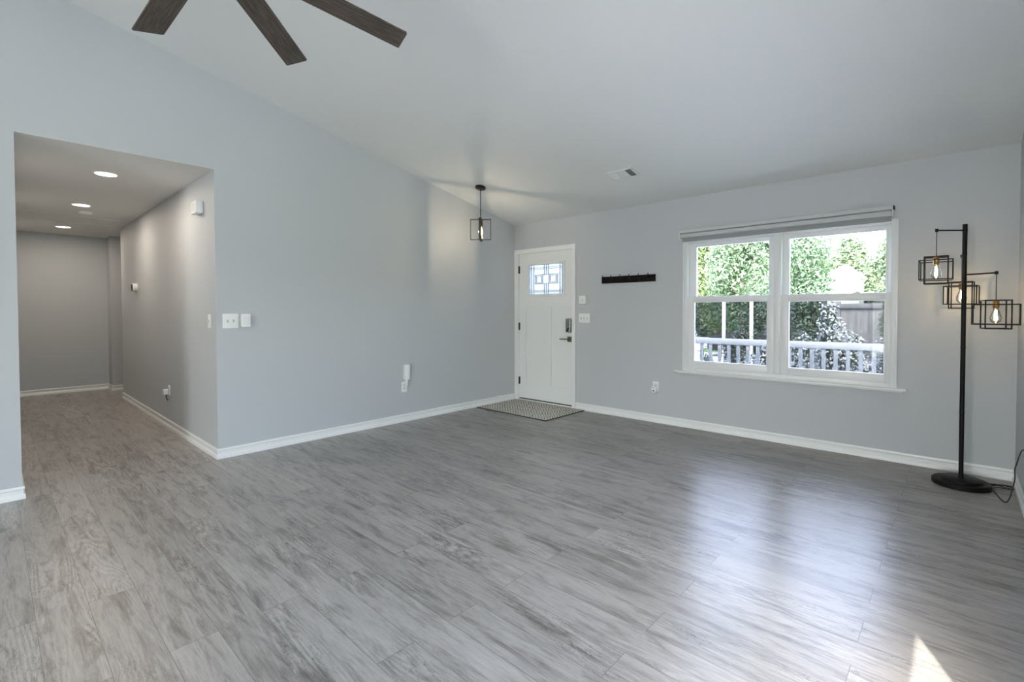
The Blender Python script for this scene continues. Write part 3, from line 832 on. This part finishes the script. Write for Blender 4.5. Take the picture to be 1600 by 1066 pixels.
plate(o2, 0.124, 0.124); toggles(o2, (-0.023, 0.023), (1, -1))
o3 = thing('light_switch', 'white single switch plate on the hall side wall by its corner', 'light switch', (-0.170, HY1, 1.165))
plate(o3, 0.074, 0.118); toggles(o3, (0,), (1,))
o4 = thing('alarm_keypad', 'small white square wall box above the triple switch by the door', 'wall control', (1.152, 0, 1.380))
m = MB(); m.box(-0.052, 0.052, -0.028, -0.0005, -0.052, 0.052, 0.006, 3); m.build('case', MAT['plastic'], o4)
m = MB(); m.lathe([(0, 0), (0.020, 0), (0.020, 0.0022), (0.017, 0.003), (0, 0.003)], 24, Matrix.Translation((0.006, -0.027, -0.004)) @ Matrix.Rotation(PI/2, 4, 'X')); m.build('button', MAT['plastic2'], o4)
o5 = thing('wall_sensor', 'white louvred wall unit just right of the double switch plate', 'wall control', (0, -3.507, 1.169), RL)
m = MB(); m.box(-0.036, 0.036, -0.034, -0.0005, -0.058, 0.058, 0.005, 3); ob = m.build('case', MAT['plastic'], o5)
m = MB()
for k in range(7): m.box(-0.026, 0.028, -0.0352, -0.032, -0.040+k*0.012, -0.036+k*0.012)
m.build('louvres', MAT['plastic2'], ob)
o6 = thing('wall_outlet', 'white outlet low on the left wall under the plug-in unit', 'outlet', (0, -1.862, 0.394), RL); outlet(o6)
o7 = thing('plug_in_unit', 'tall white plug-in box above the left wall outlet', 'plug-in device', (0, -1.842, 0.555), RL)
m = MB(); m.box(-0.033, 0.033, -0.046, -0.0005, -0.082, 0.092, 0.007, 3); m.build('case', MAT['plastic'], o7)
m = MB(); m.box(-0.016, 0.010, -0.034, -0.0095, -0.152, -0.080, 0.005, 2); m.build('plug', MAT['plastic'], o7)
o8 = thing('wall_outlet', 'white outlet low on the far wall left of the window', 'outlet', (2.118, 0, 0.398)); outlet(o8)
o9 = thing('air_freshener', 'round white plug-in air freshener on the far wall outlet', 'air freshener', (2.114, 0, 0.370))
m = MB(); m.lathe([(0, -0.0105), (0.024, -0.0105), (0.032, -0.016), (0.034, -0.034), (0.028, -0.046), (0.018, -0.049), (0, -0.050)], 32, Matrix.Rotation(-PI/2, 4, 'X') @ Matrix.Scale(-1, 4, (0, 0, 1)) @ Matrix.Scale(1.25, 4, (0, 1, 0)) if False else Matrix.Scale(1.25, 4, (0, 0, 1)) @ Matrix.Rotation(-PI/2, 4, 'X'))
ob = m.build('case', MAT['plastic'], o9)
m = MB(); m.tube([(0, -0.0505, -0.012), (0, -0.048, -0.012)], 0.009, 16); m.tube([(0, -0.0502, 0.018), (0, -0.047, 0.018)], 0.004, 10); m.build('vent_hole', MAT['slot'], ob)
o10 = thing('wall_outlet', 'white outlet low on the hall side wall', 'outlet', (-1.600, HY1, 0.402)); outlet(o10)
o11 = thing('night_light', 'white plug-in with a short dark cord on the hall outlet', 'plug-in device', (-1.612, HY1, 0.400))
m = MB(); m.box(-0.030, 0.020, -0.055, -0.0095, -0.036, 0.022, 0.007, 3); ob = m.build('case', MAT['plastic'], o11)
m = MB(); m.tube(smooth_path([(0.012, -0.030, -0.034), (0.016, -0.028, -0.075), (0.022, -0.018, -0.095)]), 0.006, 8); m.build('cord', MAT['slot'], ob)
o12 = thing('thermostat', 'white round-edged thermostat with dark face on the hall wall', 'thermostat', (-3.180, HY1, 1.556))
RX = Matrix.Rotation(PI/2, 4, 'X')
m = MB(); m.lathe([(0, 0.0005), (0.058, 0.0005), (0.058, 0.006), (0, 0.006)], 36, RX); ob = m.build('back_plate', MAT['plastic'], o12)
m = MB(); m.lathe([(0, 0.006), (0.050, 0.006), (0.054, 0.012), (0.054, 0.046), (0.050, 0.050), (0, 0.050)], 36, RX); ob = m.build('dial', MAT['plastic'], o12)
m = MB(); m.lathe([(0, 0.0495), (0.047, 0.0495), (0.046, 0.0525), (0, 0.053)], 36, RX); m.build('display', MAT['black'], ob)
o13 = thing('door_chime', 'white door chime box high on the hall wall corner', 'door chime', (-0.380, HY1, 2.165))
m = MB(); m.box(-0.070, 0.075, -0.060, -0.0005, -0.055, 0.055, 0.006, 3); ob = m.build('case', MAT['plastic'], o13)
m = MB()
for k in range(5): m.box(-0.045+k*0.02, -0.035+k*0.02, -0.0612, -0.058, -0.036, 0.036)
m.build('grille', MAT['plastic2'], ob)
o14 = thing('wall_outlet', 'white outlet on the right wall at the lamp plug', 'outlet', (W, -1.16, 0.405), -PI/2); outlet(o14)

# ------------------------------------------------------------------ ceiling vent
vx, vy = 2.128, -0.750
vent = thing('ceiling_vent', 'small white louvred air register on the sloped ceiling above the coat rack', 'air vent', (vx, vy, cz(vy)))
vent.rotation_euler = (-math.atan(SL), 0, 0)
m = MB()
m.box(-0.142, 0.142, -0.092, -0.072, -0.008, -0.0005, 0.002); m.box(-0.142, 0.142, 0.072, 0.092, -0.008, -0.0005, 0.002)
m.box(-0.142, -0.120, -0.092, 0.092, -0.008, -0.0005, 0.002); m.box(0.120, 0.142, -0.092, 0.092, -0.008, -0.0005, 0.002)
m.build('frame', MAT['plastic'], vent)
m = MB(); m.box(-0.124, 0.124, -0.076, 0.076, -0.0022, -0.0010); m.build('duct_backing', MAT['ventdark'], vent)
m = MB()
for k in range(5):   # left bank throws left
    x = -0.112 + k*0.013
    m.box(-0.0085, 0.0085, -0.074, 0.074, -0.0006, 0.0006, 0, mx=Matrix.Translation((x, 0, -0.0075)) @ Matrix.Rotation(math.radians(-22), 4, 'Y'))
m.build('louvres', MAT['plastic'], vent)
m = MB()
for k in range(8):   # centre bank runs along x
    y = -0.066 + k*0.0165
    m.box(-0.045, 0.052, -0.0088, 0.0088, -0.0006, 0.0006, 0, mx=Matrix.Translation((0, y, -0.0075)) @ Matrix.Rotation(math.radians(-9), 4, 'X'))
m.build('louvres', MAT['plastic2'], vent)
m = MB()
for k in range(4):
    x = 0.066 + k*0.0145
    m.box(-0.0075, 0.0075, -0.074, 0.074, -0.0006, 0.0006, 0, mx=Matrix.Translation((x, 0, -0.0080)) @ Matrix.Rotation(math.radians(50), 4, 'Y'))
m.build('louvres', MAT['plastic2'], vent)
for x in (0.053, -0.052):
    m = MB(); m.box(x, x+0.005, -0.074, 0.074, -0.009, -0.002); m.build('divider', MAT['plastic'], vent)

# ------------------------------------------------------------------ hall ceiling fittings
def can(loc, label):
    r = thing('recessed_light', label, 'recessed light', loc, group='recessed hall lights')
    q = MB(); q.lathe([(0.076, -0.0005), (0.088, -0.0005), (0.088, -0.004), (0.079, -0.008), (0.074, -0.006)], 40); q.build('trim_ring', MAT['plastic'], r)
    q = MB(); q.lathe([(0, -0.0055), (0.0755, -0.0055), (0.0755, -0.0015), (0, -0.0015)], 40); q.build('lens', MAT['led'], r)
    l_ = attach_light('recessed_light_glow', r, (0, 0, -0.012), 10.5, (1.0, 0.85, 0.70), kind='AREA', shape='DISK', size=0.14)
    return r
can((-0.826, -4.320, HH), 'lit round recessed light nearest the room in the hall ceiling')
can((-2.580, -4.310, HH), 'lit round recessed light mid hall just before the smoke detector')
can((-4.590, -4.305, HH), 'lit round recessed light at the far end of the hall ceiling')
sd = thing('smoke_detector', 'round white smoke detector on the hall ceiling behind the middle light', 'smoke detector', (-3.052, -4.230, HH))
m = MB(); m.lathe([(0, -0.0005), (0.062, -0.0005), (0.064, -0.012), (0.058, -0.026), (0.040, -0.032), (0, -0.034)], 36); ob = m.build('case', MAT['plastic'], sd)
m = MB(); m.lathe([(0.048, -0.030), (0.052, -0.0315), (0.056, -0.028)], 36); m.build('vent_ring', MAT['plastic2'], ob)
ah = root('trim_1'); struct(ah, 'attic hatch trim on the hall ceiling', 'ceiling hatch')
m = MB(); x0, x1, y0, y1 = -4.10, -3.46, -4.80, -3.84; e = 0.035; zt_ = HH-0.007
m.prism([(x0, y0), (x1, y0), (x1-e, y0+e), (x0+e, y0+e)], 'z', zt_, HH); m.prism([(x1, y0), (x1, y1), (x1-e, y1-e), (x1-e, y0+e)], 'z', zt_, HH)
m.prism([(x1, y1), (x0, y1), (x0+e, y1-e), (x1-e, y1-e)], 'z', zt_, HH); m.prism([(x0, y1), (x0, y0), (x0+e, y0+e), (x0+e, y1-e)], 'z', zt_, HH)
m.build('hatch_trim', MAT['hallceil'], ah)
m = MB(); m.box(x0+e, x1-e, y0+e, y1-e, HH-0.002, HH); m.build('hatch_panel', MAT['hallceil'], ah)

# ------------------------------------------------------------------ outdoors
GZ = -0.5
def ground(name, m_, mb, label, cat):
    o = mb.build(name, m_); struct(o, label, cat); return o
m = MB(); m.box(-60, 60, -40, 90, GZ-0.3, GZ-0.02); ground('trim_2', MAT['lawn'], m, 'green lawn in front of the house', 'lawn').name = 'lawn'
m = MB(); m.prism([(-14, 2.3), (1.35, 2.3), (0.15, 8.6), (-1.0, 12.9), (3.0, 12.9), (3.0, 15.3), (-3.6, 15.3), (-8.0, 44), (-34, 44), (-34, 15.3)], 'z', GZ-0.04, GZ)
ground('driveway', MAT['concrete'], m, 'bright sunlit concrete driveway seen past the railing', 'driveway')
m = MB(); m.box(-8, 16, -24, YB-0.3, GZ-0.03, GZ+0.30); m.box(W+0.2, 16, YB-0.3, 0.5, GZ-0.03, GZ+0.30)
ground('patio', MAT['concrete'], m, None, None)  # unseen pale slab added so the bounced light is less green
m = MB(); m.prism([(0.9, 2.0), (6.5, 2.0), (6.5, 10.9), (0.2, 10.9)], 'z', GZ-0.04, GZ-0.005)
ground('planting_bed', MAT['mulch'], m, 'dark mulch bed behind the porch railing', 'planting bed')
m = MB(); m.box(0.3, 6.5, 10.9, 11.2, GZ-0.05, GZ+0.10, 0.02); m.box(0.3, 6.5, 11.9, 12.1, GZ-0.05, GZ+0.10, 0.02)
ground('bed_edging', MAT['concrete'], m, 'pale kerb edging behind the planting bed', 'kerb')
m = MB(); m.box(-0.6, 6.0, 0.15, 1.98, -0.30, -0.14)
ground('porch_deck', MAT['deck'], m, 'grey porch deck outside the window', 'deck')

rail = thing('porch_railing', 'white porch railing with square balusters outside the window', 'railing', (2.9, 1.85, -0.14))
RY = 0
m = MB(); m.box(-3.1, 2.6, -0.030, 0.030, 0.916, 0.996, 0.006); m.build('top_rail', MAT['white_ext'], rail)
m = MB(); m.box(-3.1, 2.6, -0.02, 0.02, 0.08, 0.13, 0.004); m.build('bottom_rail', MAT['white_ext'], rail)
sp = 0.1232
x = 3.072 - 0.055 - 2.9 - 24*sp
bal = None
while x < 2.55:
    if bal is None:
        m = MB(); m.box(-0.0185, 0.0185, -0.0185, 0.0185, 0.12, 0.915); bal = m.build('baluster', MAT['white_ext'], rail); bal.location = (x, 0, 0)
    else:
        c = bal.copy(); COL.objects.link(c); c.location = (x, 0, 0)
    x += sp
for x in (-3.15, 2.65):
    m = MB(); m.box(x-0.05, x+0.05, -0.05, 0.05, 0, 1.08, 0.005); m.build('rail_post', MAT['white_ext'], rail)

for (x, y, lab) in ((0.095, 8.0, 'white square yard post left of the dark evergreen bush'), (0.766, 8.0, 'white square yard post right of the dark evergreen bush')):
    p_ = thing('yard_post', lab, 'post', (x, y, GZ), group='white yard posts')
    m = MB(); m.box(-0.036, 0.036, -0.036, 0.036, -0.05, 2.00, 0.006); m.build('shaft', MAT['white_ext'], p_)
    m = MB(); m.box(-0.058, 0.058, -0.058, 0.058, 2.00, 2.03, 0.004); m.box(-0.04, 0.04, -0.04, 0.04, 2.03, 2.05, 0.004); m.build('cap', MAT['white_ext'], p_)

fe = thing('wooden_fence', 'weathered grey vertical-board fence at the right of the window view', 'fence', (2.44, 9.0, GZ))
m = MB()
k = 0; x = 0.06
while x < 3.4:
    dz = rnd.uniform(-0.02, 0.02); m.box(x, x+0.135, -0.012+rnd.uniform(-.004, .004), 0.010, 0.02, 1.80+dz, 0.003); x += 0.1365
m.build('boards', MAT['fence'], fe)
m = MB(); m.box(0, 3.45, -0.055, -0.012, 1.78, 1.90, 0.004); m.box(0, 3.45, -0.05, -0.012, 0.30, 0.39, 0.004); m.build('rail', MAT['fence'], fe)
for x in (0.0, 1.72, 3.45):
    m = MB(); m.box(x-0.05, x+0.05, -0.02, 0.08, -0.05, 1.95, 0.004); m.build('post', MAT['fence'], fe)

# far white shed
ho = thing('garden_shed', 'small white hip-roofed outbuilding far behind the conifer', 'shed', (0.10, 26.0, GZ))
m = MB(); m.box(-0.95, 0.78, -0.85, 0.85, 0, 3.36); m.build('walls', MAT['siding'], ho)
b = bmesh.new()
E_ = [b.verts.new(q) for q in ((-1.08, -0.98, 3.36), (0.91, -0.98, 3.36), (0.91, 0.98, 3.36), (-1.08, 0.98, 3.36))]
F_ = [b.verts.new((q.co.x, q.co.y, 3.44)) for q in E_]; ap = b.verts.new((0.12, 0, 4.20))
b.faces.new(E_)
for k in range(4):
    b.faces.new((E_[k], E_[(k+1) % 4], F_[(k+1) % 4], F_[k])); b.faces.new((F_[k], F_[(k+1) % 4], ap))
bmesh.ops.recalc_face_normals(b, faces=b.faces[:])
m = MB(); m._merge(b); m.build('roof', MAT['roofing'], ho)
m = MB(); m.box(-0.45, 0.35, -0.88, -0.84, 0.02, 2.1); m.build('door', MAT['white_ext'], ho)

# dark car
car = thing('car', 'dark parked car half hidden by shrubs beyond the railing', 'car', (-0.30, 14.2, GZ))
def car_loft(secs):
    b = bmesh.new(); rings = [[b.verts.new((x, y, z)) for y, z in pts] for x, pts in secs]
    n = len(rings[0])
    for i in range(len(rings)-1):
        for k in range(n): b.faces.new((rings[i][k], rings[i][(k+1) % n], rings[i+1][(k+1) % n], rings[i+1][k]))
    b.faces.new(rings[0][::-1]); b.faces.new(rings[-1]); bmesh.ops.recalc_face_normals(b, faces=b.faces[:])
    q = MB(); q._merge(b); return q
def sec(hw, z0, z1): return [(-hw, z0), (-hw, z1-0.1), (-hw+0.08, z1), (hw-0.08, z1), (hw, z1-0.1), (hw, z0)]
car_loft([(-2.1, sec(0.72, 0.35, 0.62)), (-2.0, sec(0.82, 0.25, 0.78)), (-1.2, sec(0.87, 0.22, 0.92)), (0, sec(0.88, 0.22, 0.95)), (1.3, sec(0.87, 0.22, 0.98)), (2.0, sec(0.82, 0.25, 0.92)), (2.1, sec(0.74, 0.35, 0.7))]).build('body', MAT['carpaint'], car)
car_loft([(-1.15, sec(0.78, 0.9, 0.96)), (-0.55, sec(0.70, 0.9, 1.30)), (0.1, sec(0.68, 0.9, 1.38)), (0.9, sec(0.67, 0.9, 1.32)), (1.55, sec(0.74, 0.9, 1.0))]).build('cabin_glass', MAT['carglass'], car)
car_loft([(-0.62, sec(0.66, 1.24, 1.315)), (0.1, sec(0.66, 1.30, 1.40)), (0.95, sec(0.65, 1.25, 1.33))]).build('roof', MAT['carpaint'], car)
for sx in (-1.3, 1.3):
    for sy_ in (-0.86, 0.86):
        m = MB(); m.lathe([(0, -0.1), (0.20, -0.1), (0.30, -0.09), (0.32, -0.05), (0.32, 0.05), (0.30, 0.09), (0.20, 0.1), (0, 0.1)], 28, Matrix.Translation((sx, sy_, 0.32)) @ Matrix.Rotation(PI/2, 4, 'X')); m.build('wheel', MAT['tyre'], car)

# foliage
def leaves(name, material, parent, blobs, n, size, seed, shell=0.55, flat=0.0, aspect=0.42, droop=0.0):
    """leaf cards scattered through ellipsoids; blobs = (cx,cy,cz,rx,ry,rz)"""
    g = np.random.default_rng(seed)
    bl = np.array(blobs, float); vol = bl[:, 3]*bl[:, 4]*bl[:, 5]
    ix = g.choice(len(bl), n, p=(vol**0.7)/(vol**0.7).sum())
    d = g.normal(size=(n, 3)); d /= np.linalg.norm(d, axis=1)[:, None]
    r = (shell + (1-shell)*g.random(n))[:, None]*(0.86+0.28*g.random(n))[:, None]
    c = bl[ix, :3] + d*r*bl[ix, 3:]
    nv = d + g.normal(size=(n, 3))*0.7; nv[:, 2] += 0.35; nv /= np.linalg.norm(nv, axis=1)[:, None]
    t_ = np.cross(nv, g.normal(size=(n, 3))); t_[:, 2] -= droop; t_ -= nv*(t_*nv).sum(1)[:, None]; t_ /= np.linalg.norm(t_, axis=1)[:, None]
    s = np.cross(nv, t_)
    L = (size*(0.6+0.8*g.random(n)))[:, None]
    v = np.empty((n, 4, 3))
    v[:, 0] = c - t_*L*0.5; v[:, 1] = c + s*L*aspect*0.5 + nv*L*0.06; v[:, 2] = c + t_*L*0.5; v[:, 3] = c - s*L*aspect*0.5 + nv*L*0.06
    me = bpy.data.meshes.new(name)
    me.vertices.add(n*4); me.vertices.foreach_set('co', v.reshape(-1).astype(np.float32))
    me.loops.add(n*4); me.loops.foreach_set('vertex_index', np.arange(n*4, dtype=np.int32))
    me.polygons.add(n); me.polygons.foreach_set('loop_start', np.arange(0, n*4, 4, dtype=np.int32))
    me.update(calc_edges=True); me.validate()
    me.materials.append(material)
    o = bpy.data.objects.new(name, me); COL.objects.link(o); o.parent = parent
    return o
def blobset(cx, cz_, rx, ry, rz, k, seed):
    g = random.Random(seed); out = [(cx, 0, cz_, rx*0.72, ry*0.72, rz*0.8)]
    for i in range(k):
        a = g.uniform(0, 2*PI); e = g.uniform(-0.8, 1.0); q = math.sqrt(max(0, 1-e*e*0.8))
        f = g.uniform(0.26, 0.42)
        out.append((cx+rx*0.72*q*math.cos(a), ry*0.72*q*math.sin(a), cz_+rz*0.75*e, rx*f, ry*f, rz*f))
    return out
def tree(name, label, loc, cz_, rx, ry, rz, k, n, size, material, seed, group='trees beyond the front yard', cat='tree', trunk=0.16, **kw):
    r = thing(name, label, cat, loc, group=group)
    q = MB(); g = random.Random(seed)
    q.tube([(0, 0, -0.05), (0.03, 0.02, cz_*0.4), (0.0, 0.05, cz_+rz*0.3)], [trunk, trunk*0.75, trunk*0.3], 10)
    for i in range(6):
        a = g.uniform(0, 2*PI); z = cz_*g.uniform(0.45, 1.0)
        q.tube([(0, 0, z), (math.cos(a)*rx*0.35, math.sin(a)*ry*0.35, z+rz*0.15), (math.cos(a)*rx*0.7, math.sin(a)*ry*0.7, z+rz*0.4)], [trunk*0.4, trunk*0.25, trunk*0.08], 7)
    q.build('trunk', MAT['bark'], r)
    leaves('foliage', material, r, blobset(0, cz_, rx, ry, rz, k, seed), n, size, seed, **kw)
    return r
tree('broadleaf_tree', 'big yellow-green leafy tree filling the left part of the left pane', (-5.0, 21.7, GZ), 3.6, 2.35, 1.8, 3.9, 20, 16000, 0.24, MAT['leaf_bright'], 11)
tree('conifer_tree', 'bushy blue-green conifer filling the right part of the left pane', (-1.85, 17.2, GZ), 3.1, 1.95, 1.5, 3.3, 22, 18000, 0.20, MAT['leaf_fir'], 12, aspect=0.34, droop=0.4)
tree('conifer_tree', 'dense green conifer on the left of the right pane', (0.95, 11.9, GZ), 2.25, 1.12, 1.1, 2.25, 20, 14000, 0.13, MAT['leaf_fir'], 13, aspect=0.34, droop=0.4)
tree('background_tree', 'tall pale tree far behind the gap between the conifers', (-7.2, 38.0, GZ), 3.2, 2.6, 2.0, 3.2, 16, 9000, 0.32, MAT['leaf_far'], 17)
tree('background_tree', 'pale tree behind the white shed', (-1.9, 39.0, GZ), 3.8, 2.0, 2.0, 3.7, 16, 9000, 0.32, MAT['leaf_far'], 14)
tree('background_tree', 'pale round tree just right of the white shed', (0.95, 34.0, GZ), 3.3, 1.30, 1.5, 3.3, 16, 9000, 0.26, MAT['leaf_far'], 15)
tree('background_tree', 'tall pale tree at the right edge of the window view', (2.45, 29.0, GZ), 3.4, 1.20, 1.2, 3.7, 16, 10000, 0.24, MAT['leaf_far'], 16)
tree('lime_bush', 'bright lime bush beyond the driveway at the left pane edge', (-9.1, 31.0, GZ), 1.3, 1.8, 1.5, 1.4, 12, 5000, 0.26, MAT['leaf_lime'], 22, group='shrubs in the front yard', cat='shrub', trunk=0.08)
tree('hedge_bush', 'grey-green hedge bush left of the white yard posts', (-7.2, 26.9, GZ), 1.4, 1.7, 1.2, 1.7, 12, 5000, 0.26, MAT['leaf_fir'], 23, group='shrubs in the front yard', cat='shrub', trunk=0.08)
def shrub(name, label, loc, h, rx, ry, n, size, material, seed, fleck=None, nb=0, group='shrubs in the front yard'):
    r = thing(name, label, 'shrub', loc, group=group)
    q = MB(); g = random.Random(seed)
    for i in range(5):
        a = g.uniform(0, 2*PI)
        q.tube([(0, 0, -0.04), (math.cos(a)*rx*0.3, math.sin(a)*ry*0.3, h*0.45), (math.cos(a)*rx*0.55, math.sin(a)*ry*0.55, h*0.8)], [0.018, 0.012, 0.006], 6)
    q.build('stems', MAT['bark'], r)
    bs = blobset(0, h*0.52, rx, ry, h*0.52, 9, seed)
    leaves('foliage', material, r, bs, n, size, seed, shell=0.35)
    if fleck: leaves('blossoms', fleck, r, bs, nb, size*0.68, seed+50, shell=0.72, aspect=0.62)
    return r
shrub('evergreen_bush', 'dark green evergreen bush between the two white yard posts', (0.42, 9.0, GZ), 2.1, 0.50, 0.42, 4600, 0.09, MAT['leaf_dark'], 21)
shrub('hedge_bush', 'grey-green hedge bush just right of the white yard posts', (1.20, 10.2, GZ), 2.15, 0.55, 0.42, 4200, 0.09, MAT['leaf_dark'], 24)
shrub('hedge_bush', 'tall grey-green hedge bush left of the wooden fence', (1.92, 8.3, GZ), 2.1, 0.52, 0.42, 4600, 0.09, MAT['leaf_dark'], 25)
shrub('hedge_bush', 'dark hedge bush against the right part of the wooden fence', (3.62, 8.4, GZ), 2.2, 0.32, 0.36, 2400, 0.09, MAT['leaf_dark'], 26)
shrub('mauve_bush', 'low mauve-flowered bush before the dark car', (0.72, 6.9, GZ), 1.28, 0.42, 0.3, 2400, 0.07, MAT['leaf_shrub'], 27, MAT['blossom_pink'], 260)
SH = [('white-flecked shrub behind the railing at the right of the left pane', 2.30, 2.85, 1.18, 0.34, 28, 2200),
      ('white-flecked shrub behind the railing beside the mullion', 2.86, 3.75, 1.40, 0.38, 29, 2600),
      ('tall white-flecked shrub behind the railing before the fence', 3.36, 2.95, 1.72, 0.34, 30, 3600),
      ('white-flecked shrub behind the railing at the right pane edge', 3.86, 3.80, 1.52, 0.36, 31, 3600),
      ('small white-flecked shrub at the left edge of the railing view', 1.36, 3.6, 1.02, 0.18, 32, 500)]
for lab, x, y, h, rx, sd_, nb in SH:
    shrub('flowering_shrub', lab, (x, y, GZ), h, rx, 0.34, int(2800*rx/0.34), 0.055, MAT['leaf_shrub'], sd_, MAT['blossom'], nb)
